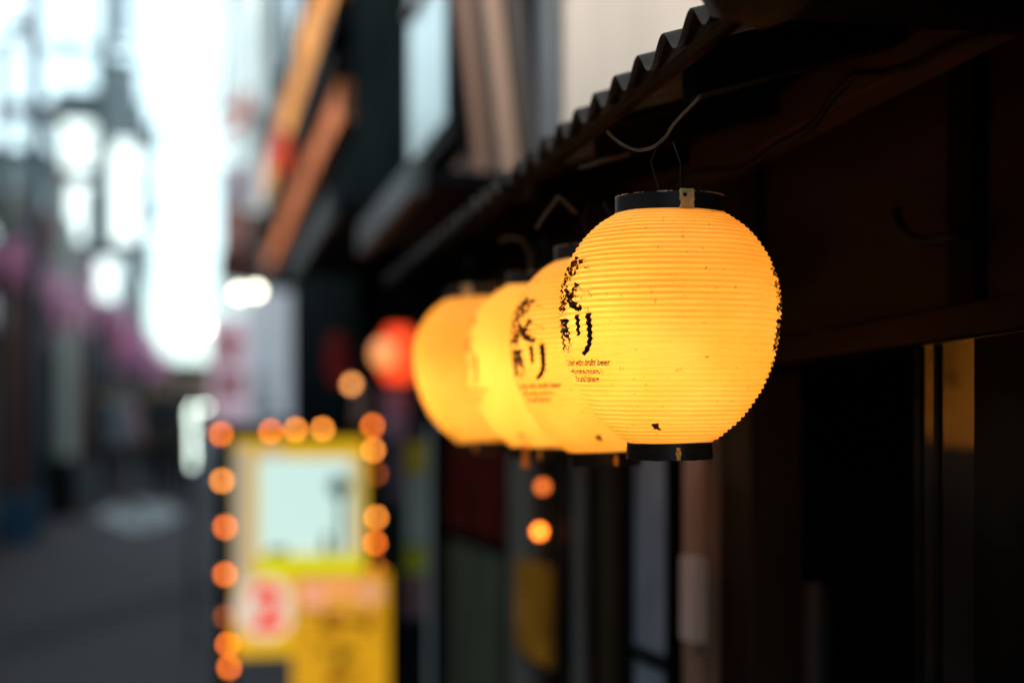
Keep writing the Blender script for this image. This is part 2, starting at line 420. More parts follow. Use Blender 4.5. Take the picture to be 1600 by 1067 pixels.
# rings
def ring(name, r0, r1, z0, z1):
    pr = [(r0, z0), (r0+.0012, z0), (r1+.0012, z1), (r1, z1), (r1-.0016, z1), (r0-.0016, z0)]
    n_ = 96
    b = MB().lathe(pr, n_, (0, 0, 0), close=True)
    for i, v in enumerate(b.v):
        q = Vector(v); a = math.atan2(q.y, q.x)
        e = .0006*noise.noise(Vector((math.cos(a)*6, math.sin(a)*6, z0*50)))
        b.v[i] = (q.x, q.y, q.z+e)
    return b.build(name, ring_black, lt, smooth=False)
zt = (BASE_Y-339)*K
tring = ring('top_ring', 82*K, 82*K, zt-.002, (BASE_Y-312)*K)
bring = ring('bottom_ring', 66*K, 64*K, 0, (BASE_Y-688)*K+.002)
def worn(name, r, z, frac, sd_, par, hgt=.0012):
    random.seed(sd_); b = MB(); n_ = 220
    for k in range(n_):
        a = 2*math.pi*k/n_; q = noise.noise(Vector((math.cos(a)*4, math.sin(a)*4, sd_)))+.5*noise.noise(Vector((math.cos(a)*17, math.sin(a)*17, sd_)))
        if q > frac:
            a2 = 2*math.pi*(k+1)/n_; h = hgt*(.6+1.3*max(0, q-frac))
            p = []
            for zz in (z-h, z+.0004):
                for rr, aa in ((r+.0015, a), (r+.0015, a2), (r-.0019, a2), (r-.0019, a)): p.append((rr*math.cos(aa), rr*math.sin(aa), zz))
            b.hexa(p)
    return b.build(name, worn_tan, par)
worn('worn_edge', 82*K, (BASE_Y-312)*K, -.12, 3, tring, .0007)
worn('worn_edge', 64*K, .0012, -.1, 11, bring, .0012)
def ringtab(name, a0, a1, r, z0, z1, m, par, wav=0):
    b = MB(); n_ = 10; k_ = 8
    for j in range(k_+1):
        for i in range(n_+1):
            u_ = i/n_; v_ = j/k_; a = a0+(a1-a0)*u_
            if wav: a = (a0+a1)/2+(a-(a0+a1)/2)*(1-wav*(.5+.5*math.sin(v_*9))+.3*noise.noise(Vector((v_*4, u_*3, wav))))
            b.v.append((r*math.sin(a), -r*math.cos(a), z0+(z1-z0)*v_))
    for j in range(k_):
        for i in range(n_): q = j*(n_+1)+i; b.f.append([q, q+1, q+n_+2, q+n_+1])
    o = b.build(name, m, par, smooth=True); s_ = o.modifiers.new('t', 'SOLIDIFY'); s_.thickness = .0008; s_.offset = 1; return o
tab_m = mat('tab_tan', (.66, .42, .17), .7, .3, 120, .3)
A0 = math.asin(14/82); A1 = math.asin(36/82)
ringtab('hanging_tab', A0, A1, 82*K+.0016, zt-.001, (BASE_Y-309)*K, tab_m, lt, .12)
hb = MB().ball((math.sin(A0+.1)*(82*K+.0026), -math.cos(A0+.1)*(82*K+.0026), (BASE_Y-318)*K), .0022, 10)
hb.build('wire_knot', wire_m, lt, smooth=True)
ringtab('worn_seam', math.asin(9/65), math.asin(17/65), 65*K+.0013, 0.0003, (BASE_Y-696)*K, mat('seam_yellow', (.8, .46, .1), .7, .35, 150, .2), bring, .35)
# hanging wires up to the cable
def wire(pts, name='hanging_wire', r=.0009): return MB().tube(pts, r, 6).build(name, wire_m, lt, smooth=True)
rr = 82*K
wire([(rr*math.sin(A0+.1), -rr*math.cos(A0+.1)-.002, (BASE_Y-318)*K), (rr*.2, -rr*.95, (BASE_Y-300)*K), (.012, -.045, (BASE_Y-270)*K), (.004, -.03, (BASE_Y-235)*K)])
wire([(-rr*.12, rr*.9, (BASE_Y-318)*K), (-.012, .04, (BASE_Y-290)*K), (-.02, .01, (BASE_Y-255)*K), (-.012, -.01, (BASE_Y-232)*K)])
# bulb and holder
bulb_z = (BASE_Y-555)*K
MB().lathe([(.0001, bulb_z-.03), (.016, bulb_z-.025), (.026, bulb_z-.008), (.027, bulb_z+.006), (.018, bulb_z+.028), (.013, bulb_z+.045), (.0001, bulb_z+.045)], 20).build('light_bulb', emis('bulb_glow', (1, .75, .45), 4), lt, smooth=True)
MB().lathe([(.014, bulb_z+.046), (.014, bulb_z+.08), (.005, bulb_z+.085), (.004, (BASE_Y-300)*K)], 14).build('bulb_holder', wire_m, lt, smooth=True)
pl = bpy.data.lights.new('lantern_lamp', 'POINT'); pl.energy = .50; pl.color = (1, .87, .74); pl.shadow_soft_size = .035
plo = bpy.data.objects.new('lantern_lamp', pl); COL.objects.link(plo); plo.parent = lt; plo.location = (-.014, -.015, bulb_z+.020)

# print on the paper: flat glyph meshes cut along the ribs and laid on the surface
ink = mat('ink_black', (.006, .006, .009), .7, .3, 60, .1, spec=.1)
ink_mark = thin_mat('ink_mark_worn', (.045, .022, .01), .3, (130, .53))
ink_worn = mat('ink_worn_brown', (.10, .06, .035), .6, .6, 150, .2)
def glyph_polys(txt, size, bold=0.0):
    c = bpy.data.curves.new('t', 'FONT'); c.body = txt; c.size = size; c.fill_mode = 'FRONT'; c.offset = bold; c.resolution_u = 3
    o = bpy.data.objects.new('t', c); COL.objects.link(o); bpy.context.view_layer.update()
    me = bpy.data.meshes.new_from_object(o.evaluated_get(bpy.context.evaluated_depsgraph_get()))
    bpy.data.objects.remove(o); bpy.data.curves.remove(c); return me
def stroke_mesh(strokes, wdt):
    bm = bmesh.new()
    for st in strokes:
        pts = [Vector((x, y, 0)) for x, y in st]; prev = None
        for i, p in enumerate(pts):
            t = (pts[min(i+1, len(pts)-1)]-pts[max(i-1, 0)]).normalized(); nn = Vector((-t.y, t.x, 0))*wdt/2*(1-.5*i/len(pts))
            a, b = bm.verts.new(p+nn), bm.verts.new(p-nn)
            if prev: bm.faces.new([prev[0], prev[1], b, a])
            prev = (a, b)
    me = bpy.data.meshes.new('s'); bm.to_mesh(me); bm.free(); return me
def wrap(me, name, m, a_c, py_c, par, lift=.00035, sx=1.0):
    """me in metres, centred at 0,0 -> laid at angle a_c (radians), height of photograph row py_c"""
    bm = bmesh.new(); bm.from_mesh(me)
    xs_ = [v.co.x for v in bm.verts]; ys_ = [v.co.y for v in bm.verts]
    if not xs_: return None
    cx, cy = (min(xs_)+max(xs_))/2, (min(ys_)+max(ys_))/2
    for v in bm.verts: v.co.x = (v.co.x-cx)*sx; v.co.y -= cy
    s0 = s_of_z((BASE_Y-py_c)*K)
    H = (max(ys_)-min(ys_))/2; W_ = (max(xs_)-min(xs_))/2*sx
    st = LEN/NR/8
    k = math.ceil((s0-H)/st)
    while k*st < s0+H:
        bmesh.ops.bisect_plane(bm, geom=bm.verts[:]+bm.edges[:]+bm.faces[:], plane_co=(0, k*st-s0, 0), plane_no=(0, 1, 0)); k += 1
    x = -W_+.004
    while x < W_:
        bmesh.ops.bisect_plane(bm, geom=bm.verts[:]+bm.edges[:]+bm.faces[:], plane_co=(x, 0, 0), plane_no=(1, 0, 0)); x += .004
    bmesh.ops.triangulate(bm, faces=bm.faces[:])
    rm = 165*K
    for v in bm.verts: v.co = surf(a_c+v.co.x/rm, s0+v.co.y, lift)
    me2 = bpy.data.meshes.new(name); bm.to_mesh(me2); bm.free(); me2.materials.append(m)
    o = bpy.data.objects.new(name, me2); COL.objects.link(o); o.parent = par
    return o
def print_side(c):
    wrap(glyph_polys('炙', .064, .0016), 'large_character', ink_mark, c-R(4), 449, body, .0005, 1.1)
    random.seed(41)
    for i in range(26):      # fine brush hatching round the mark
        a_ = c+R(random.uniform(-19, 17)); y_ = random.uniform(408, 492); q = random.uniform(.004, .010)
        wrap(stroke_mesh([[(-q, 0), (0, q*.25*random.choice((-1, 1))), (q*.6, -q*.5)]], .0012), 'hatching', ink_mark, a_, y_, body, .0004)
    wrap(stroke_mesh([[(-.012, .006), (-.004, .0), (.006, -.004), (.016, -.005)], [(-.03, -.006), (-.022, -.002), (-.018, .004)]], .006), 'brush_foot', ink, c+R(1), 482, body, .0005)
    wrap(glyph_polys('踊', .039, .0012), 'character', ink, c-R(10), 527, body, .0006, .95)
    wrap(stroke_mesh([[(-.010, .020), (-.0095, .010), (-.010, -.002)], [(.009, .021), (.0095, .008), (.0088, -.005), (.006, -.012), (.000, -.018), (-.007, -.0215)]], .0086), 'character', ink, c+R(13), 527, body, .0004)
    for i, (t, dy) in enumerate((('Grilled with draft beer', 0), ('with some more -', 16), ('grill and fishing', 32))):
        wrap(glyph_polys(t, .0098, .0002), 'small_text', ink, c+R(7-i*2), 567+dy*.8, body, .0006)
print_side(R(-62)); print_side(R(89))
# smudges
wrap(stroke_mesh([[(-.008, .002), (.001, .003), (.004, .004)], [(-.007, -.001), (.0, -.0015), (.008, -.006)]], .0045), 'smudge', ink_worn, math.asin(-22/118), 664, body, .0002)
random.seed(5)
for (x_, y_) in ((1030, 402), (1098, 433), (1012, 600), (1162, 640), (1125, 655), (1080, 398), (1160, 372), (1060, 420), (1100, 560), (955, 468)):
    rr_ = prof_at(s_of_z((BASE_Y-y_)*K))[0].y
    wrap(stroke_mesh([[(0, 0), (random.uniform(-.004, .004), random.uniform(-.0015, .003))]], .0009), 'smudge', ink_worn, math.asin(max(-.98, min(.98, (x_-1046)*K/rr_))), y_, body, .0002)

def place(o, px, py_base, d, off, tilt, sc=1.0):
    p = atD(px, py_base, d); az = math.atan2(p.x, p.y)
    o.location = p; o.rotation_euler = (tilt, 0, -az+off); o.scale = (sc,)*3
lan = [lt]+[copy_tree(lt) for _ in range(3)]
for o_, e_, c_ in zip(lan[1:], (.44, .56, .46), ((1, .84, .68), (1, .9, .78), (1, .86, .70))):
    for ch_ in o_.children:
        if ch_.type == 'LIGHT': ch_.data = ch_.data.copy(); ch_.data.energy = e_; ch_.data.color = c_
place(lan[0], 1046, 716, 1.55, 0, R(3.2))
place(lan[1], 945, 727, 1.80, R(6), R(1.5), .975)
place(lan[2], 845, 716, 2.10, R(-14), R(2), .955)
place(lan[3], 761, 706, 2.42, R(-38), R(2), .985)
lan[1].rotation_euler.y = R(-1.6); lan[2].rotation_euler.y = R(1.8); lan[3].rotation_euler.y = R(-2.2)
lan[1]['label'] = 'second round yellow lantern, with blurred black lettering on its left side'
lan[2]['label'] = 'third yellow lantern of the row, with orange tape under its bottom ring'
lan[3]['label'] = 'farthest yellow lantern of the row, beside the red lantern'
tp = MB().box(-.006, .006, -.0012, .0, -.014, .03).build('orange_tape', mat('tape_orange', (.75, .3, .05), .5, .1, 30, 0), None)
tp.parent = lan[2]; tp.location = (-.012, -(64*K+.003), 0)

# electric cable with loops the lanterns hang from
pts = []
for q, d in (((948, 205), 1.54), ((962, 219), 1.54), ((978, 229), 1.53), ((1000, 235), 1.53), ((1022, 229), 1.52), ((1040, 214), 1.52), ((1050, 198), 1.51), ((1062, 184), 1.50), ((1074, 172), 1.49), ((1095, 150), 1.47)):
    pts.append(atD(*q, d))
def smooth_pts(p, n=6):
    out = []
    for i in range(len(p)-1):
        a, b_, c, d = p[max(i-1, 0)], p[i], p[i+1], p[min(i+2, len(p)-1)]
        for j in range(n): out.append(cr(a, b_, c, d, j/n))
    out.append(p[-1]); return out
def loop(pl_, lab, m=cable_tan, r=.0017):
    o = MB().tube(smooth_pts(pl_), r, 8).build('cable_loop', m, None, smooth=True, org=tuple(pl_[0])); tag(o, lab, 'cable', 'cable loops under the eave'); return o
loop(pts, 'tan cable loop hanging right above the front lantern')
loop([atD(*q, 1.82) for q in ((905, 262), (920, 259), (945, 250), (965, 246), (985, 240))], 'short tan cable end left of the front lantern cable loop')
loop([atD(*q, 1.85) for q in ((838, 358), (852, 335), (866, 318), (872, 308), (884, 318), (900, 332))], 'brown cable bend above the second lantern')
loop([atD(*q, 2.15) for q in ((782, 378), (795, 372), (815, 376), (826, 395), (830, 420))], 'dull cable bend above the third lantern')
cb = []
for i in range(60):
    y = .2+i*.058
    cb.append(Vector((.66+.012*math.sin(i*.6), y, Z_CR-.075-.02*abs(math.sin(i*.33))+.006*math.sin(i*1.7))))
o = MB().tube(cb, .0045, 8).build('power_cable', wire_m, None, smooth=True, org=tuple(cb[0])); tag(o, 'black power cable running along under the eave above the lanterns', 'cable')

# ================================================================== SECOND SHOP with slatted screen (right)
Y2, Y3, Y4, Y5 = Y_END+.01, 5.25, 7.5, 14.4
tb = thing('timber_shop', 'dark timber shopfront behind the yellow lanterns with a grey eave', 'building', (.95, 4.4, 0))
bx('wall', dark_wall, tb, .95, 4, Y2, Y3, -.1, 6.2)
bx('eave_fascia', mat('eave_grey', (.13, .14, .15), .6, .25, 6, .2), tb, .62, .66, Y2+.35, Y3, 2.33, 2.43)
bx('eave_roof', dark_metal, tb, .661, .949, Y2+.35, Y3, 2.36, 2.40)
for px0, px1, py0, py1, m, nm in ((700, 786, 690, 836, mat('dark_red_board', (.09, .014, .01), .6, .3, 6, .1, spec=0), 'red_board'), (700, 782, 858, 1120, mat('grey_green_board', (.10, .105, .07), .7, .2, 4, .1, spec=0), 'door_panel')):
    ya, yb_ = YX(px1, .93), YX(px0, .93)
    za, zb = atX((px0+px1)/2, py1, .93).z, atX((px0+px1)/2, py0, .93).z
    bx(nm, m, tb, .93, .949, ya, yb_, max(za, -.05), zb)
bx('post', mat('post_grey_brown', (.17, .15, .13), .7, .2, 5, .1, spec=0), tb, .90, .94, YX(832, .9), YX(795, .9), -.1, 1.8)
bx('post', black_wood, tb, .90, .94, YX(890, .9), YX(862, .9), -.1, 2.3)
sc_ = thing('slatted_screen', 'leaning screen of upright brown and tan boards left of the beige wall', 'screen', (.95, 3.7, 2.2))
brs = [mat('board_dark', (.055, .04, .035), .7, .3, 6, .3, stretch=(1, 1, .1)), mat('board_mauve', (.13, .09, .08), .7, .3, 6, .3, stretch=(1, 1, .1)), mat('board_tan', (.42, .25, .17), .7, .2, 6, .3, stretch=(1, 1, .1)), mat('board_brown', (.24, .12, .08), .7, .2, 6, .3, stretch=(1, 1, .1))]
spec = [(844, 868, 0, 0), (815, 842, 2, .015), (797, 813, 0, 0), (775, 795, 3, .012), (759, 773, 0, 0), (742, 757, 1, .01), (724, 740, 0, .0)]
for p0_, p1_, mi, pr in spec:
    # columns measured at photograph row 240; boards lean out over the street
    Xb = .96; ya, yb_ = YX(p1_, Xb)+.004, YX(p0_, Xb)-.004
    zb = 2.18; zt_ = 3.9; ln = .11*(zt_-zb)
    x0 = Xb-pr-.02; t_ = .03+pr
    MB().hexa([(x0,ya,zb),(x0+t_,ya,zb),(x0+t_,yb_,zb),(x0,yb_,zb),(x0-ln,ya,zt_),(x0+t_-ln,ya,zt_),(x0+t_-ln,yb_,zt_),(x0-ln,yb_,zt_)]).build('board', brs[mi], sc_, bevel=.004)
bx('rail', brs[0], sc_, .80, .95, Y2, YX(700, .96), 3.2, 3.24)

# THIRD dark building with the pale window
tc_ = thing('dark_house', 'almost black tall house left of the slatted screen with one pale window', 'building', (.9, 6.4, 0))
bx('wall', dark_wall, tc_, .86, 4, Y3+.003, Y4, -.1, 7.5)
Xw = .84
ya, yb_ = YX(704, Xw), YX(648, Xw)
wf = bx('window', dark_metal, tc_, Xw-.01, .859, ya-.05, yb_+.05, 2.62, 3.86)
MB().box(Xw-.02, Xw-.011, ya, (ya+yb_)/2-.01, 2.68, 3.8).build('pane', mat('window_sky_paint', (.36, .5, .56), .25, .1, 2, 0), wf)  # sky reflection painted into the panes as a pale blue
MB().box(Xw-.02, Xw-.011, (ya+yb_)/2+.01, yb_, 2.68, 3.8).build('pane', MATS['window_sky_paint'], wf)
bx('canopy', dark_metal, tc_, .55, .859, Y3+.1, Y4-.1, 2.9-.4, 2.95-.4)
bx('canopy_edge', mat('canopy_edge_grey', (.08, .085, .095), .6, .25, 6, .2), tc_, .52, .549, Y3+.1, Y4-.1, 2.46, 2.58)

# FOURTH: orange-banded building
td = thing('orange_banded_building', 'building with two long orange fascias running away at the upper centre left', 'building', (.8, 10, 0))
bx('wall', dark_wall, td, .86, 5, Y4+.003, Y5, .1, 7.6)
for k in range(8):
    y_a = Y4+.02+(Y5-Y4-.02)*k/8; y_b = Y4+.02+(Y5-Y4-.02)*(k+1)/8-.08
    bx('fascia', orange_fascia, td, .79, .855, y_a, y_b, 3.35+.01*(k % 2), 3.56)
    bx('fascia', orange_upper, td, .77, .855, y_a, y_b, 4.02, 4.36+.05*(k % 3))
bx('ledge', dark_metal, td, .74, .859, Y4+.01, Y5, 3.64, 3.70)
bx('ledge', dark_metal, td, .74, .859, Y4+.01, Y5, 3.84, 3.92)
for k in range(5):
    y = Y4+.7+k*1.3; f_ = bx('window', mid_grey, td, .845, .859, y, y+.9, 4.9, 6.2); bx('pane', glass_dark, f_, .835, .844, y+.06, y+.84, 4.97, 6.13)
# string of small lamps down its near corner
for i in range(7):
    pass
# FIFTH: pale building further on
te = thing('pale_tall_building', 'pale grey tall building just right of the bright sky gap', 'building', (.8, 20, 0))
bx('wall', pale_grey, te, .76, 6, Y5+.003, 33, .3, 14)
for fl in range(5):
    for k in range(6):
        y = 15.4+k*2.9; z = 3.2+fl*2.1
        f_ = bx('window', white_paint, te, .74, .759, y, y+1.5, z, z+1.2); bx('pane', mat('glass_pale', (.35, .42, .45), .1, .2, 3, 0), f_, .732, .739, y+.08, y+1.42, z+.08, z+1.12)
for z in (4.9, 9.1):
    bx('ledge', mat('ledge_grey', (.4, .45, .45), .8, .1, 4, 0), te, .66, .759, Y5+.01, 33, z, z+.12)

# ================================================================== BULB-FRAMED SIGN
YS = 6.5
bulb_m = [emis('bulb_orange_bright', (1, .30, .04), 5.6, (.3, .1, .02)), emis('bulb_orange', (1, .19, .018), 5.0, (.3, .1, .02)), emis('bulb_orange_dim', (1, .2, .03), 1.2, (.3, .1, .02))]
sp = atY(470, 1060, YS); 
sg = thing('illuminated_menu_sign', 'tall yellow illuminated sign framed by orange bulbs, standing in the lane', 'sign', (sp.x, YS, gz(YS)))
def sbox(name, m, px0, px1, py0, py1, Y, th, par): 
    b = pxbox(px0, px1, py0, py1, Y, th); return b.build(name, m, par)
gb = 705.5+F*(1.6-gz(YS))/YS*1.0
sbox('frame_post', black_wood, 338, 364, 668, 1130, YS+.02, .05, sg)
sbox('frame_post', black_wood, 572, 600, 664, 900, YS+.02, .05, sg)
sbox('frame_top', black_wood, 338, 600, 662, 684, YS+.0, .05, sg)
lit = lambda n_, c, s_: emis(n_, c, s_*.35, tuple(v*.6 for v in c))
brd = sbox('lightbox', lit('sign_yellow', (.90, .55, .01), .8), 366, 572, 686, 1026, YS+.03, .08, sg)
def dec(name, m, px0, px1, py0, py1, k=1, par=brd, Y=YS): return sbox(name, m, px0, px1, py0, py1, Y+.03-.003*k, .0025, par)
dec('cream_margin', lit('sign_cream', (.75, .66, .45), .6), 366, 394, 700, 920)
dec('cream_margin', MATS['sign_cream'], 408, 440, 700, 716)
dec('picture', lit('sign_picture_cyan', (.66, .92, .86), 1.0), 404, 548, 716, 866, 2)
dec('green_band', lit('sign_green_yellow', (.62, .68, .01), 1.1), 404, 566, 868, 896, 2)
dec('picture_edge', lit('sign_picture_edge', (.72, .75, .4), .6), 550, 562, 716, 866, 1)
# dark tree silhouette inside the picture
tm = mat('print_dark_teal', (.2, .42, .4), .6, .2, 5, 0)
c = atY(530, 760, YS+.015); b = MB().ball((c.x, c.y, c.z), .05, 12); 
for i, v in enumerate(b.v): b.v[i] = (v[0], YS+.021+(v[1]-YS)*.02-.0, v[2])
b.build('picture_tree', tm, brd)
dec('picture_tree_trunk', tm, 528, 538, 770, 866, 4)
dec('picture_roof', mat('print_dark_grey', (.12, .14, .1), .6, .2, 5, 0), 418, 450, 856, 866, 4)
dec('picture_roof', MATS['print_dark_grey'], 505, 516, 835, 866, 4)
# round price badge with a red figure
def disc(px, py, r_px, Y, th, name, m, par):
    c = atY(px, py, Y); r_ = r_px/F*Y; n_ = 40; b = MB()
    for yy_ in (Y, Y+th):
        for k in range(n_): a = 2*math.pi*k/n_; b.v.append((c.x+r_*math.cos(a), yy_, c.z+r_*math.sin(a)))
    b.f = [list(range(n_)), [n_+k for k in range(n_)][::-1]]+[[k, (k+1) % n_, n_+(k+1) % n_, n_+k] for k in range(n_)]
    return b.build(name, m, par)
bdg = disc(415, 950, 48, YS+.012, .006, 'price_badge', lit('badge_cream', (.85, .74, .6), .9), brd)
def flat_text(txt, size, px, py, Y, m, par, name='character', bold=.004, sx=1):
    n_ = len(txt); o = None
    for i, ch_ in enumerate(txt): o = flat_char(ch_, size, px+(i-(n_-1)/2)*size*.98*F/Y, py, Y, m, par, 'figure' if name == 'figure' else 'character', bold, sx)
    return o
def flat_char(txt, size, px, py, Y, m, par, name='lettering', bold=.004, sx=1):
    me = glyph_polys(txt, size, bold); xs_ = [v.co.x for v in me.vertices]; ys_ = [v.co.y for v in me.vertices]
    cx, cy = (min(xs_)+max(xs_))/2, (min(ys_)+max(ys_))/2; p_ = atY(px, py, Y); org = ORG.get(par.name, Vector())
    for v in me.vertices: v.co = Vector((p_.x+(v.co.x-cx)*sx, Y, p_.z+v.co.y-cy))-org
    me.materials.clear(); me.materials.append(m); o = bpy.data.objects.new(name, me); COL.objects.link(o); o.parent = par; return o
red_ink = emis('print_red', (.95, .04, .03), .3, (.85, .03, .03))
flat_text('2', .27, 418, 948, YS+.009, red_ink, bdg, 'figure', .014)
# front lower yellow panel
pn = sbox('lower_panel', lit('panel_yellow', (.90, .42, .01), .85), 458, 612, 893, 1150, YS-.35, .05, sg)
pk = emis('print_pink', (.9, .4, .25), .3, (.9, .5, .35)); rb = mat('print_red_brown', (.5, .05, .01), .6, .1, 5, 0); dkp = mat('print_dark', (.1, .08, .03), .6, .2, 5, 0)
flat_text('営業中', .125, 533, 928, YS-.354, pk, pn, 'lettering', .006)
flat_text('生ビール', .09, 535, 970, YS-.354, rb, pn, 'lettering', .009)
flat_text('お得', .075, 525, 1024, YS-.354, dkp, pn, 'lettering', .007)
flat_text('串焼', .08, 540, 1058, YS-.354, rb, pn, 'lettering', .003)
dec('panel_groove', rb, 458, 612, 996, 999, 1, pn, YS-.38)
bulbs = [(345,678,1),(347,751,0),(352,823,1),(352,897,1),(352,963,2),(356,1006,1),(358,1042,1),(423,674,1),(462,671,0),(504,670,0),(582,665,1),(583,703,0),(589,740,2),(588,808,0),(586,848,1),(589,885,2)]
def bulb_px(name, px, py, Y, r, m, par):
    c = atY(px, py, Y); return MB().ball(tuple(c), r, 12).build(name, m, par, smooth=True)
for px, py, k in bulbs: bulb_px('bulb', px, py, YS-.02, .0145, bulb_m[k], sg)
# two bulbs by the shopfront, one by the red lanterns
for px, py, k, X_, lab in ((848, 760, 2, .86, 'dim orange bulb hanging by the dark shopfront below the second lantern'), (843, 830, 1, .86, 'bright orange bulb hanging below the dim one by the dark shopfront')):
    c = atX(px, py, X_)
    o = MB().ball(tuple(c), .013, 12).build('hanging_bulb', bulb_m[k] , None, smooth=True, org=tuple(c)); tag(o, lab, 'light bulb')
    MB().tube([c+Vector((0, 0, .012)), Vector((c.x, c.y, 2.3))], .002, 6).build('cord', wire_m, o)
c = atY(549, 600, 6.9); o = MB().ball(tuple(c), .021, 12).build('hanging_bulb', emis('bulb_amber', (1, .36, .09), 3), None, smooth=True, org=tuple(c)); tag(o, 'amber bulb hanging just below the unlit dark red lantern', 'light bulb')
MB().tube([c+Vector((0, 0, .02)), Vector((c.x, c.y, 2.4))], .002, 6).build('cord', wire_m, o)

# red lanterns
def red_lantern(px, py, Y, r, h, m, lab):
    c = atY(px, py, Y); z0 = c.z-h/2
    o = thing('red_lantern', lab, 'lantern', (c.x, Y, z0), 'red paper lanterns')
    pr = []
    for j in range(61):
        t = j/60; pr.append((r*(1-abs(2*t-1)**3*.5)+.003*math.cos(j*math.pi), z0+h*t))
    MB().lathe(pr, 32, (c.x, Y, 0)).build('shade', m, o, smooth=True)
    MB().lathe([(r*.5, z0-.02), (r*.5, z0), (r*.45, z0)], 24, (c.x, Y, 0)).build('bottom_ring', ring_black, o)
    MB().lathe([(r*.5, z0+h+.02), (r*.5, z0+h), (r*.45, z0+h)], 24, (c.x, Y, 0)).build('top_ring', ring_black, o)
    MB().tube([(c.x, Y, z0+h), (c.x, Y, z0+h+.35)], .003, 6).build('hanging_wire', wire_m, o)
    return o
red_lantern(622, 555, 5.2, .075, .21, emis('red_paper_lit', (1, .07, .015), .55, (.5, .03, .02)), 'lit bright red lantern just left of the farthest yellow lantern')
red_lantern(530, 562, 6.6, .065, .24, mat('red_paper_unlit', (.5, .035, .04), .6, .2, 8, .1), 'unlit dark red lantern left of the bright red one')
c = atY(600, 553, 5.0); o = MB().ball(tuple(c), .05, 20, 1.1).build('globe_lamp', emis('globe_peach', (1, .33, .10), .5, (.6, .25, .12)), None, smooth=True, org=tuple(c)); tag(o, 'glowing peach globe lamp overlapping the bright red lantern', 'lamp')
MB().tube([c+Vector((0, 0, .06)), Vector((c.x, c.y, 2.5))], .004, 6).build('cord', wire_m, o)
# lavender cloth curtain under the red lanterns
def cloth(px0, px1, py0, py1, Y, name, m, lab, cat, folds=8, group=None):
    a, b_ = atY(px0, py1, Y), atY(px1, py0, Y); n_ = folds*6; m_ = MB()
    for j in range(9):
        for k in range(n_+1):
            t, u_ = j/8, k/n_; m_.v.append((a.x+(b_.x-a.x)*u_, Y+.012*math.sin(u_*folds*2*math.pi)*(.4+.6*t), b_.z+(a.z-b_.z)*t))
    for j in range(8):
        for k in range(n_): q = j*(n_+1)+k; m_.f.append([q, q+1, q+n_+2, q+n_+1])
    o = m_.build(name, m, None, smooth=True, org=(a.x, Y, a.z)); s_ = o.modifiers.new('t', 'SOLIDIFY'); s_.thickness = .003
    tag(o, lab, cat, group); return o
cl_ = mat('cloth_lavender', (.42, .33, .45), .9, .3, 5, .1)
cloth(552, 592, 604, 672, 6.85, 'door_curtain', cl_, 'lavender curtain strip behind the top right bulbs of the sign', 'curtain', 4)
cloth(598, 640, 610, 690, 5.35, 'door_curtain', cl_, 'lavender door curtain hanging right below the bright red lantern', 'curtain', 5)
cloth(604, 636, 694, 790, 5.4, 'door_curtain', mat('cloth_mauve', (.17, .12, .17), .9, .3, 5, .1), 'dim mauve curtain behind the right edge of the bulb sign', 'curtain', 4)
# narrow vertical banner
bn = thing('vertical_banner', 'narrow upright banner in yellow, pale and pink right of the bulb sign', 'banner', tuple(Vector((atY(650, 900, 4.95).x, 4.95, gz(4.95)))))
for nm, col, y0_, y1_ in (('yellow_panel', (.62, .40, .02), 690, 740), ('pale_panel', (.42, .45, .4), 742, 850), ('green_panel', (.5, .5, .02), 852, 896), ('pink_panel', (.25, .12, .13), 898, 965)):
    pxbox(634, 668, y0_, y1_, 4.95, .006).build(nm, mat('banner_'+nm, col, .8, .2, 6, .1), bn)
a = atY(671, 900, 4.95); MB().tube([(a.x, 4.95, gz(4.95)), (a.x, 4.95, 1.70)], .008, 8).build('pole', white_paint, bn)
# yellow poster by the post
pa, pb = atX(860, 1030, .885), atX(806, 880, .885)
o = MB().box(.885, .897, pa.y, pb.y, atX(833, 1030, .885).z, atX(833, 880, .885).z).build('poster', mat('poster_orange_yellow', (.5, .2, .02), .7, .45, 9, .05, spec=0), None, org=(.885, pa.y, 1)); tag(o, 'orange yellow poster on the shopfront below the hanging bulbs', 'poster')

# ================================================================== SIGNS over the lane (right middle distance)
def hsign(px0, px1, py0, py1, Y, m, lab, txts=(), name='hanging_sign', frame=dark_metal, th=.12, xarm=.82, group='signs hanging over the lane'):
    a, b_ = atY(px0, py1, Y), atY(px1, py0, Y)
    t = thing(name, lab, 'sign', (a.x, Y, a.z), group)
    bd_ = MB().box(a.x, b_.x, Y, Y+th, a.z, b_.z).build('sign_board', m, t, bevel=.01)
    for (s, size, px, py, mm) in txts: flat_text(s, size, px, py, Y-.005, mm, bd_, 'lettering', size*.04)
    if xarm is not None:
        for z in (b_.z-.08, a.z+.08):
            x0_, x1_ = (b_.x, max(xarm, b_.x+.05)) if xarm > 0 else (min(xarm, a.x-.05), a.x)
            MB().tube([(x0_, Y+th/2, z), (x1_, Y+th/2, z)], .015, 6).build('bracket', frame, t)
    return t
pk_m = emis('sign_pinkish', (.62, .42, .52), .22, (.62, .48, .56)); bl_m = emis('sign_bluish', (.5, .56, .64), .2, (.52, .58, .64))  # emission added to brighten the shaded front faces of both signs
sred = mat('sign_red_ink', (.62, .12, .09), .6, .1, 4, 0); sdk = mat('sign_navy_ink', (.12, .12, .2), .6, .1, 4, 0)
hsign(328, 386, 500, 655, 12.2, pk_m, 'pinkish white sign with red characters above the bulb sign', [('本', .26, 358, 540, sred), ('店', .24, 358, 600, sred)], xarm=None)
hsign(388, 466, 455, 655, 12.0, bl_m, 'pale bluish hanging sign with dark characters right of the pinkish one', [('酒', .2, 412, 600, sdk), ('場', .2, 412, 640, sdk)], xarm=.9)
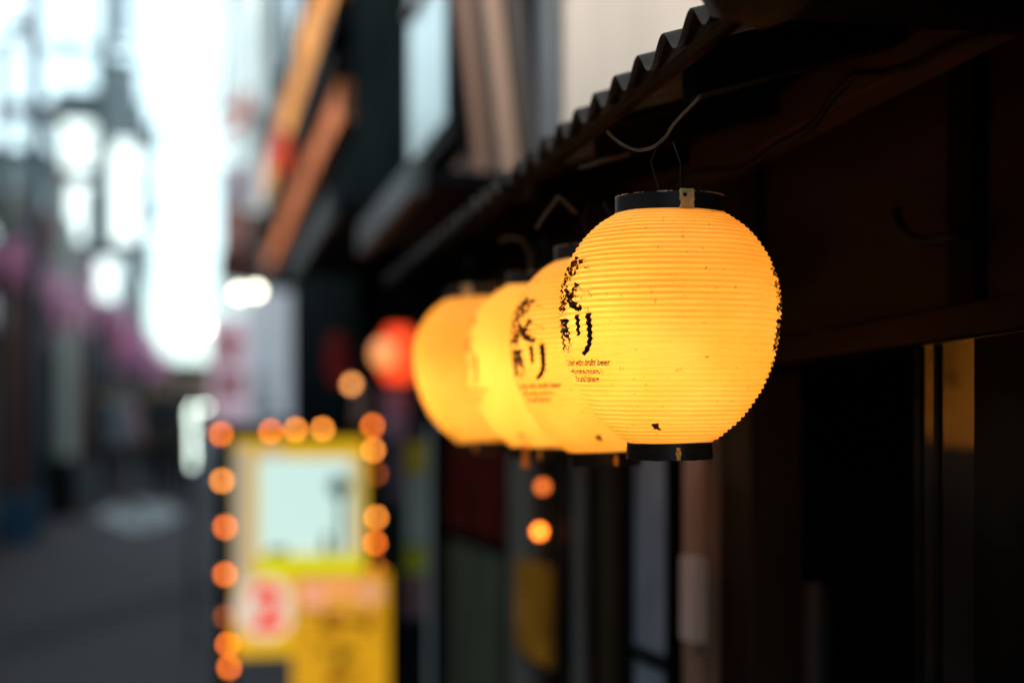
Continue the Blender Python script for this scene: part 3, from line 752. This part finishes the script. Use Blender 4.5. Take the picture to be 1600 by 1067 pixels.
hsign(352, 432, 22, 232, 17.5, emis('sign_pale_grey', (.6, .68, .68), .3, (.6, .66, .66)), 'large pale grey sign high up with a small red mark', [('大', .62, 382, 182, mat('sign_soft_red', (.75, .12, .08), .6, .1, 4, 0))], xarm=.95)  # glow added to lighten this sign's face
hsign(346, 384, 325, 398, 15.0, red_paint, 'red bordered sign beneath the large pale sign', xarm=.8)
hsign(352, 378, 338, 388, 14.93, mat('sign_salmon', (.65, .3, .25), .6, .1, 3, 0), 'small salmon plate fixed in front of the red bordered sign', xarm=None)
hsign(384, 430, 262, 318, 15.8, mat('sign_mauve', (.55, .42, .52), .6, .3, 4, 0), 'mauve sign between the pale sign and the orange fascia', xarm=.9)
hsign(344, 388, 262, 320, 16.5, mat('sign_blush', (.6, .48, .5), .6, .3, 4, 0), 'greyish pink sign left of the mauve sign', xarm=.9)
hsign(340, 430, 396, 440, 14.6, red_brown, 'long dark red brown sign behind the twin white lamps', xarm=.9)
hsign(386, 428, 330, 392, 14.6, red_brown, 'square red brown sign under the mauve sign', xarm=.9)
red_lantern(438, 240, 9.5, .07, .26, emis('red_paper_far', (1, .13, .05), .2, (.5, .03, .02)), 'small red lantern hanging beside the upper orange fascia')
# twin lamps
for px, py, s_, lab in ((374, 458, 26, 'left one of the two white lamps over the pale signs'), (400, 455, 26, 'right one of the two white lamps over the pale signs')):
    c = atY(px, py, 11.5); o = MB().ball(tuple(c), .036, 12).build('spot_lamp', emis('lamp_white_yellow', (1, .95, .70), s_*.22), None, smooth=True, org=tuple(c)); tag(o, lab, 'lamp', 'white spot lamps')
    MB().tube([c+Vector((0, .02, .03)), Vector((c.x+.02, 11.9, c.z+.12)), Vector((.9, 11.95, c.z+.12))], .01, 6).build('arm', dark_metal, o)
c = atY(318, 512, 20); o = MB().ball(tuple(c), .05, 12).build('spot_lamp', emis('lamp_soft', (1, .85, .75), 8), None, smooth=True, org=tuple(c)); tag(o, 'faint round lamp low in the bright sky gap', 'lamp')
MB().tube([c, Vector((c.x+.3, 20, c.z+.1)), Vector((.8, 20, c.z+.1))], .01, 6).build('arm', dark_metal, o)
# chain of cool white LED lamps
lc = thing('led_display', 'upright chain of cool white lamps left of the bulb sign', 'sign', (atY(300, 700, 9.0).x, 9.0, gz(9)))
led = emis('led_cool_white', (.66, .80, .70), 7)
for i, (px, py) in enumerate(((301, 636), (297, 644), (301, 650), (298, 660), (301, 668), (299, 679), (301, 688), (299, 698), (302, 706), (300, 716), (300, 726), (322, 636), (316, 638))):
    bulb_px('lamp', px, py, 8.98, .0095, led, lc)
a = atY(300, 700, 9.0)
pxbox(294, 306, 625, 740, 9.0, .03).build('backing_board', dark_metal, lc)
MB().tube([(a.x, 9.03, gz(9)), (a.x, 9.03, a.z)], .012, 8).build('stand', dark_metal, lc)
pxbox(306, 330, 630, 640, 9.0, .03).build('side_arm', dark_metal, lc)

# ================================================================== LEFT SIDE
XL = -2.45
def house(name, lab, X, Y0, Y1, h, m, floors, wcols, first=2.7, winm=None, w=5):
    t = thing(name, lab, 'building', (X, Y0, gz(Y0)))
    z0 = gz(Y0)-.2
    bx('wall', m, t, X-w, X, Y0, Y1, z0, z0+h)
    winm = winm or glass_dark
    dy = (Y1-Y0)/wcols
    for fl in range(floors):
        z = z0+first+fl*2.6
        if z+1.3 > z0+h: break
        for k in range(wcols):
            y = Y0+dy*(k+.2); f_ = bx('window', white_paint, t, X+.001, X+.05, y, y+dy*.6, z, z+1.25)
            bx('pane', winm, f_, X+.051, X+.056, y+.05, y+dy*.6-.05, z+.05, z+1.2)
        # gable end windows seen from the front
    for fl in range(floors):
        z = z0+first+fl*2.6
        if z+1.3 > z0+h: break
        f_ = bx('window', white_paint, t, X-1.5, X-.5, Y0-.05, Y0-.001, z, z+1.25); bx('pane', winm, f_, X-1.45, X-.55, Y0-.056, Y0-.051, z+.05, z+1.2)
    bx('roof', dark_metal, t, X-w-.1, X+.1, Y0-.1, Y1+.0, z0+h, z0+h+.1)
    bx('shopfront', mat('shopfront_dark', (.06, .05, .055), .6, .4, 3, .1), t, X+.001, X+.04, Y0+.2, Y1-.2, z0, z0+2.2)
    bx('awning', red_brown, t, X+.002, X+.55, Y0+.15, Y1-.15, z0+2.35, z0+2.47)
    return t
glp = mat('glass_bright', (.4, .47, .5), .1, .1, 3, 0)
house('low_shop', 'low shop with reddish awning at the left edge of the photo', XL, 17.8, 24.4, 4.0, mid_grey, 1, 3, 2.7, glp)
house('grey_shop', 'grey two storey shop second from the left edge', XL-.1, 24.5, 33, 4.6, mat('facade_taupe', (.15, .15, .155), .85, .15, 2, .1), 2, 3, 2.8, glp)
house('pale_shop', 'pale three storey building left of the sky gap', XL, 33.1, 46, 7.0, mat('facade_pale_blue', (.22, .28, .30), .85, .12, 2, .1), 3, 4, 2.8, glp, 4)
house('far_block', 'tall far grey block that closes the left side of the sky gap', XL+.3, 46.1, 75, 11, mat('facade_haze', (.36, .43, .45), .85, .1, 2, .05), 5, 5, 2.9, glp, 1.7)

# poles
def pole(px, Y, r, h, m, lab, name='utility_pole', extra=None):
    c = atY(px, 600, Y); z0 = gz(Y)
    t = thing(name, lab, 'pole', (c.x, Y, z0), 'street poles on the left')
    MB().tube([(c.x, Y, z0-.1), (c.x, Y, z0+h)], [r*1.1, r*.85], 14).build('shaft', m, t, smooth=True)
    if extra: extra(t, c.x, Y, z0)
    return t
pole_blue = mat('pole_blue_grey', (.09, .13, .17), .6, .15, 4, .05)
def ex1(t, x, Y, z0):
    bx('crossarm', dark_metal, t, x-.5, x+.5, Y-.04, Y+.04, z0+5.3, z0+5.38)
pole(54, 16.0, .085, 8, pole_blue, 'tall slim blue grey pole near the left edge')
def ex2(t, x, Y, z0):
    a = atY(183, 62, Y); b_ = atY(205, -60, Y)
    MB().lathe([((b_.x-a.x)/2, a.z), ((b_.x-a.x)/2, b_.z)], 16, ((a.x+b_.x)/2, Y, 0)).build('transformer', mat('transformer_blue', (.06, .11, .17), .6, .15, 4, .05), t, smooth=True)
    bx('crossarm', dark_metal, t, x-.6, x+.6, Y-.04, Y+.04, a.z-.2, a.z-.12)
pole(165, 26.0, .12, 11.5, mat('pole_grey', (.13, .16, .17), .7, .15, 4, .05), 'utility pole carrying a blue transformer at the top of the photo', extra=ex2)
pole(142, 22.0, .10, 4.6, mat('pole_teal', (.07, .11, .14), .6, .15, 4, .05), 'short dark teal pole between the pink blossoms', 'lamp_post')
pole(222, 38.0, .13, 9, MATS['pole_grey'], 'far thin grey pole beside the sky gap')
def column(px0, px1, py0, Y, m, lab):
    a, b_ = atY(px0, 700, Y), atY(px1, py0, Y)
    o = MB().box(a.x, b_.x, Y, Y+.2, gz(Y)-.1, b_.z).build('painted_column', m, None, org=((a.x+b_.x)/2, Y, gz(Y)), bevel=.01); tag(o, lab, 'column', 'painted columns on the left')
column(14, 38, 440, 17.0, red_brown, 'red brown column standing above the blue bin')
column(38, 47, 200, 17.2, mat('column_grey_red', (.2, .13, .13), .6, .2, 4, 0), 'thin dull red column beside the blue grey pole')
column(92, 118, 345, 20.0, mat('column_pale', (.45, .5, .48), .7, .15, 4, 0), 'pale column between the blue grey pole and the teal pole')
column(120, 133, 470, 20.6, red_brown, 'short red brown column right of the pale column')
column(-6, 10, 60, 16.0, mat('column_dark', (.04, .04, .045), .6, .2, 4, 0), 'dark column at the very left edge')
# glowing panels added in place of bright sky gaps between the signs
wl = emis('panel_glow_white', (.85, 1, .97), .75, (.7, .7, .7))
def glow_box(px0, px1, py0, py1, Y, lab):
    t = hsign(px0, px1, py0, py1, Y, wl, lab, xarm=-2.6, group='added glowing panels on the left', name='glow_panel'); return t
glow_box(98, 146, 192, 262, 25.2, 'added glowing white panel right of the tall blue grey pole')
glow_box(108, 148, 286, 378, 24.0, 'added glowing white panel below the upper one beside the tall pole')
glow_box(160, 214, 222, 378, 32.0, 'largest added glowing white panel left of the sky gap')
glow_box(152, 180, 405, 468, 23.0, 'small added glowing pale panel above the pink blossoms')
hsign(227, 248, 198, 234, 30, mat('sign_dark_slate', (.02, .03, .04), .6, .2, 4, 0), 'small dark slate sign against the bright sky', xarm=-2.2, group=None)
hsign(238, 254, 322, 350, 36, MATS['sign_dark_slate'], 'tiny dark sign further down the sky gap', xarm=-2.2, group=None)
hsign(152, 168, 205, 248, 23.5, MATS['sign_dark_slate'], 'dark slate sign between two glowing white panels', xarm=-2.6, group=None)
hsign(96, 112, 58, 92, 19.0, MATS['sign_dark_slate'], 'small dark sign hanging high by the tall pole', xarm=-2.6, group=None)
hsign(62, 96, 170, 200, 20.5, mat('sign_taupe', (.25, .24, .25), .6, .2, 4, 0), 'taupe sign right behind the tall blue grey pole', xarm=-2.6, group=None)
hsign(90, 108, 262, 292, 21, red_brown, 'small red brown sign between the glowing white panels', xarm=-2.6, group=None)
hsign(40, 60, 350, 400, 18.2, red_paint, 'red sign above the pink blossoms at the left edge', xarm=-2.6, group=None)
for px0, px1, py0, Y_, col_, lab in ((80, 95, 150, 21.0, (.07, .07, .075), 'dark thin column left of the glowing white panels'),
        (150, 160, 60, 24.6, (.05, .07, .085), 'dark tall column right of the glowing white panels'),
        (202, 216, 120, 33.0, (.12, .14, .15), 'grey column at the left rim of the sky gap'),
        (66, 76, 420, 18.6, (.05, .045, .05), 'short dark column right of the tall blue grey pole'),
        (170, 180, 470, 24.0, (.1, .05, .05), 'short brownish column among the far left shopfronts')):
    column(px0, px1, py0, Y_, mat('column_tone_%d' % px0, col_, .6, .2, 4, 0), lab)
def bar(px0, px1, py, Y_, lab):
    a, b_ = atY(px0, py, Y_), atY(px1, py-17, Y_)
    o = MB().box(a.x, b_.x, Y_, Y_+.1, a.z, b_.z).build('sign_girder', mat('girder_dark', (.04, .05, .06), .6, .2, 4, 0), None, org=tuple(a)); tag(o, lab, 'girder', 'girders between the left signs')
bar(60, 165, 182, 21.3, 'topmost dark girder above the glowing white panels')
bar(88, 160, 282, 22.3, 'dark girder between the two left glowing white panels')
bar(84, 215, 396, 22.8, 'lowest dark girder under the glowing white panels')
bar(8, 50, 48, 16.4, 'dark girder near the top left corner')
bar(8, 54, 178, 16.5, 'dark girder left of the tall blue grey pole')
bar(150, 214, 112, 33.4, 'far grey girder near the top of the sky gap')
hsign(168, 204, 108, 214, 33.2, mat('sign_slate_mid', (.3, .36, .39), .6, .2, 4, 0), 'tall mid grey sign above the largest glowing white panel', xarm=-2.3, group=None)
hsign(8, 46, 296, 350, 18.4, mat('sign_stone', (.3, .29, .26), .6, .2, 4, 0), 'stone coloured sign at the left edge above the red sign', xarm=-2.6, group=None)
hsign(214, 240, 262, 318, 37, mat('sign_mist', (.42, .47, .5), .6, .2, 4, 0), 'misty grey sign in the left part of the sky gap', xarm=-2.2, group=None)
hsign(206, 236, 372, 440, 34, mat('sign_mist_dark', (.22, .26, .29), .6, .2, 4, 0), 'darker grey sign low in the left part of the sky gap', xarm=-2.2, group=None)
hsign(62, 84, 330, 392, 19.8, mat('sign_brick', (.2, .08, .07), .6, .2, 4, 0), 'brick red upright sign beside the tall blue grey pole', xarm=-2.6, group=None)
hsign(120, 140, 392, 446, 22.0, mat('sign_wine', (.22, .06, .07), .6, .2, 4, 0), 'wine red sign under the glowing white panels', xarm=-2.6, group=None)
# overhead wires
def owire(pts_, lab, r=.012):
    P_ = [Vector(p) for p in pts_]; out = []
    for i in range(21):
        t = i/20; q = P_[0].lerp(P_[1], t); q.z -= .35*math.sin(math.pi*t); out.append(q)
    o = MB().tube(out, r, 6).build('overhead_wire', wire_m, None, smooth=True, org=tuple(P_[0])); tag(o, lab, 'wire', 'overhead wires across the lane')
for i_, (pp_, lab) in enumerate((([(0, 985), (330, 905), (330, 935), (0, 1030)], 'x'),)):
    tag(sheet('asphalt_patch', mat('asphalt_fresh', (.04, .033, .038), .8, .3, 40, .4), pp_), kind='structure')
owire([atY(165, 30, 26), Vector((.76, 22, 6.9))], 'upper wire crossing the sky gap near the top')
owire([atY(170, 150, 26), Vector((.76, 24, 5.9))], 'lower wire crossing the sky gap to the pale building')
owire([atY(54, 60, 16), atY(170, 55, 26)], 'wire strung between the two left poles')
# pink blossom garlands
def blossom(px, py, Y, r, lab, sd_):
    random.seed(sd_); c = atY(px, py, Y)
    t = thing('blossom_garland', lab, 'garland', (c.x-r, Y, c.z-r), 'pink blossom garlands along the left shops')
    MB().tube([(min(c.x-r*1.2, XL), Y, c.z+r*.3), (c.x-r*.3, Y, c.z+r*.2), (c.x+r, Y, c.z-.1*r)], .012, 6).build('branch', brown_wood_v, t)
    b = MB()
    for i in range(560):
        v = Vector((random.gauss(0, .42), random.gauss(0, .42), random.gauss(0, .40)))*r*1.25
        q = c+v; s_ = random.uniform(.045, .08); n_ = Vector((random.uniform(-1, 1), random.uniform(-1, .2), random.uniform(-1, 1))).normalized(); u_ = n_.orthogonal().normalized(); w_ = n_.cross(u_)
        i0 = len(b.v)
        for k in range(5):
            a = 2*math.pi*k/5+v.x; b.v.append(tuple(q+(u_*math.cos(a)+w_*math.sin(a))*s_+n_*.008))
        b.v.append(tuple(q)); b.f += [[i0+k, i0+(k+1) % 5, i0+5] for k in range(5)]
    o = b.build('blossoms', MATS.get('bp') or MATS.setdefault('bp', thin_mat('blossom_pink', (.95, .5, .74), .5)), t); o['kind'] = 'stuff'
for i, (px, py, Y, r) in enumerate(((14, 428, 17.4, .3), (88, 478, 20.2, .34), (160, 512, 25, .36), (208, 548, 32, .42), (236, 572, 42, .45))):
    blossom(px, py, Y, r, ['pink blossom garland at the left edge', 'pink blossom garland right of the tall blue grey pole', 'pink blossom garland beside the short teal pole', 'pale pink blossom garland further down the lane', 'farthest pink blossom garland, next to the sky gap'][i], 20+i)

# blue bin
def box_taper(x, y, z0, w0, w1, d, h):
    return MB().hexa([(x-w0,y-d,z0),(x+w0,y-d,z0),(x+w0,y+d,z0),(x-w0,y+d,z0),(x-w1,y-d*1.1,z0+h),(x+w1,y-d*1.1,z0+h),(x+w1,y+d*1.1,z0+h),(x-w1,y+d*1.1,z0+h)])
Yb_ = 15.6; c = atY(31, 800, Yb_)
bn_ = thing('blue_bin', 'blue plastic bin standing at the foot of the red brown column', 'bin', (c.x, Yb_, gz(Yb_)))
blue = mat('blue_plastic', (.015, .08, .17), .4, .15, 5, .05)
box_taper(c.x, Yb_, gz(Yb_), .16, .2, .17, .42).build('body', blue, bn_, bevel=.01)
box_taper(c.x, Yb_, gz(Yb_)+.423, .215, .2, .2, .06).build('lid', mat('blue_lid', (.02, .11, .22), .4, .15, 5, .05), bn_, bevel=.01)
# ================================================================== PEOPLE
def person(px, Y, yaw, h, jacket, trouser, hair, lab, phase=1, bag=False):
    c = atY(px, 700, Y); k = h/1.72; z0 = gz(Y)
    root = bpy.data.objects.new('person', None); COL.objects.link(root); root.location = (c.x, Y, z0); root.rotation_euler.z = yaw
    tag(root, lab, 'person', 'people walking down the lane')
    V, E, Rr = [], [], []
    def v(x, y, z, r, r2=None, to=None):
        V.append((x*k, y*k, z*k)); Rr.append((r*k, (r2 or r)*k))
        if to is not None: E.append((to, len(V)-1))
        return len(V)-1
    s = .14*phase
    pel = v(0, 0, .95, .15, .11); sp1 = v(0, 0, 1.10, .135, .10, pel); ch = v(0, -.01, 1.30, .165, .11, sp1); nk = v(0, .0, 1.46, .07, .07, ch)
    nk2 = v(0, -.01, 1.52, .055, .055, nk); hd = v(0, -.015, 1.60, .085, .095, nk2); tp_ = v(0, -.01, 1.68, .07, .08, hd)
    ns = v(0, -.10, 1.585, .016, .016, hd)
    for sg_ in (-1, 1):
        sh = v(sg_*.17, 0, 1.41, .06, .06, ch); el = v(sg_*.23, .03-s*sg_*.5, 1.14, .045, .045, sh); wr = v(sg_*.22, -.06-s*sg_*1.1, .90, .03, .03, el)
        pm = v(sg_*.22, -.075-s*sg_*1.1, .83, .030, .018, wr)
        for q, (dx, ln) in enumerate(((-.024, .06), (-.008, .07), (.008, .065), (.022, .05))):
            f1 = v(sg_*.22+dx*.4, -.08-s*sg_*1.1+dx, .80, .010, .010, pm); v(sg_*.215, -.095-s*sg_*1.1+dx, .80-ln, .008, .008, f1)
        v(sg_*.20, -.11-s*sg_*1.1, .83, .010, .010, pm)
        hp = v(sg_*.09, 0, .88, .10, .09, pel); kn = v(sg_*.10, -.03+s*sg_*.6, .50, .065, .065, hp); an = v(sg_*.10, .03+s*sg_*1.3, .10, .045, .045, kn)
        v(sg_*.10, .06+s*sg_*1.3, .05, .04, .04, an); v(sg_*.11, -.12+s*sg_*1.3, .04, .04, .03, an)
    me = bpy.data.meshes.new('body'); me.from_pydata(V, E, []); o = bpy.data.objects.new('body', me); COL.objects.link(o)
    sk = o.modifiers.new('s', 'SKIN'); sk.use_smooth_shade = True
    for i, d_ in enumerate(me.skin_vertices[0].data): d_.radius = Rr[i]; d_.use_root = (i == 0)
    sb = o.modifiers.new('u', 'SUBSURF'); sb.levels = 1; sb.render_levels = 1
    bpy.context.view_layer.update()
    m2 = bpy.data.meshes.new_from_object(o.evaluated_get(bpy.context.evaluated_depsgraph_get())); bpy.data.objects.remove(o)
    m2.materials.clear()
    for mm in (skin, jacket, trouser, mat('shoe_black', (.02, .02, .02), .5, .2, 10, 0)): m2.materials.append(mm)
    for p_ in m2.polygons:
        z = p_.center.z/k; x = abs(p_.center.x)/k
        p_.material_index = 3 if z < .10 else (0 if (z > 1.49 or (z < .89 and x > .165)) else (1 if z > .86 else 2))
        p_.use_smooth = True
    o = bpy.data.objects.new('body', m2); COL.objects.link(o); o.parent = root
    hb_ = MB(); m = 8
    for j in range(9):
        for i in range(16):
            th_ = math.pi*.56*j/8; a = 2*math.pi*i/16; q = Vector((.098*math.sin(th_)*math.cos(a), .112*math.sin(th_)*math.sin(a)+.012, 1.625+.115*math.cos(th_)))
            if q.y < -.05 and q.z < 1.66: q.y = -.05
            if q.y > 0: q.z -= .05*math.sin(th_)
            hb_.v.append(tuple(q*k))
    for j in range(8):
        for i in range(16): i2 = (i+1) % 16; hb_.f.append([j*16+i, (j+1)*16+i, (j+1)*16+i2, j*16+i2])
    ho = hb_.build('hair', hair, None, smooth=True); ho.parent = root
    ct = MB().lathe([(.17*k, .78*k), (.175*k, .95*k), (.168*k, 1.1*k)], 20).build('coat_hem', jacket, None, smooth=True)
    for vv in ct.data.vertices: vv.co.y *= .78
    ct.parent = root; s_ = ct.modifiers.new('t', 'SOLIDIFY'); s_.thickness = .01
    return root
blk = mat('hair_black', (.012, .011, .011), .5, .2, 30, .1)
jk = [mat('jacket_black', (.02, .021, .024), .8, .3, 6, .1), mat('jacket_blue_grey', (.2, .27, .34), .8, .2, 6, .1), mat('jacket_dusty_pink', (.4, .24, .25), .8, .2, 6, .1), mat('jacket_charcoal', (.05, .052, .06), .8, .3, 6, .1)]
trs = [mat('trousers_black', (.018, .018, .02), .8, .2, 6, .1), mat('trousers_navy', (.03, .035, .05), .8, .2, 6, .1)]
person(262, 23.0, R(5), 1.78, jk[0], trs[0], blk, 'person in a black coat walking nearest the sky gap', 1)
person(284, 25.5, R(180), 1.72, jk[0], trs[0], blk, 'person in black just left of the cool white lamps, back turned', -1)
person(240, 27.5, R(170), 1.75, jk[3], trs[0], blk, 'person in a charcoal jacket left of the black coat', 1)
person(178, 22.0, R(-10), 1.62, jk[1], trs[1], blk, 'person in a blue grey jacket in front of the left shops', 1)
person(206, 24.0, R(12), 1.60, jk[2], trs[0], blk, 'person in a dusty pink jacket beside the blue grey one', -1)
person(150, 21.0, R(190), 1.70, jk[3], trs[1], blk, 'person in dark clothes by the left shopfronts, turned away', -1)
person(118, 23.0, R(160), 1.68, jk[0], trs[0], blk, 'leftmost person, in black beside the pale column', 1)
person(250, 21.5, R(8), 1.80, jk[0], trs[0], blk, 'tallest person in black, nearest of the dark group in the lane', -1)
person(276, 22.2, R(175), 1.76, jk[3], trs[0], blk, 'person in charcoal walking between two people in black', 1)
person(228, 25.0, R(0), 1.7, jk[0], trs[0], blk, 'person in black at the left side of the dark group in the lane', 1)
# dark crates by the left shops
def crate(px, Y, w_, h_, m, lab):
    c = atY(px, 780, Y); t = thing('storage_crate', lab, 'crate', (c.x, Y, gz(Y)), 'crates along the left shopfronts')
    for i in range(4):
        z = gz(Y)+.01+i*h_/4
        MB().box(c.x-w_/2, c.x+w_/2, Y, Y+w_*.7, z, z+h_/4-.02).build('slat', m, t)
    MB().box(c.x-w_/2+.01, c.x+w_/2-.01, Y+.01, Y+w_*.7-.01, gz(Y), gz(Y)+h_-.03).build('inner_box', interior, t)
crate(86, 18.6, .5, .75, dark_metal, 'dark stacked crate right of the blue bin')
crate(122, 20.2, .5, .6, mat('crate_grey', (.12, .14, .16), .7, .2, 6, .1), 'grey crate right of the dark stacked one')
# far end of the lane
te2 = thing('far_gate_building', 'low warm coloured building closing the lane under the sky gap', 'building', (-1, 62, gz(62)))
bx('wall', mat('warm_far_wall', (.32, .2, .14), .8, .3, 1, .1), te2, -2, 1.4, 62, 68, gz(62)-.3, gz(62)+2.5)
bx('roof', dark_metal, te2, -2.1, 1.5, 61.8, 68.2, gz(62)+2.51, gz(62)+2.8)

# unseen shops facing the tavern, added beside and behind the camera to shade the lane
house('unseen_facing_shop', 'unseen dark shop house facing the tavern across the near lane', XL-.1, -9, 4.9, 5.2, dark_wall, 1, 4, 2.7)
house('unseen_facing_shop', 'second unseen dark shop house across the lane, further from the tavern', XL-.1, 5, 17.4, 5.2, mid_grey, 1, 4, 2.7)
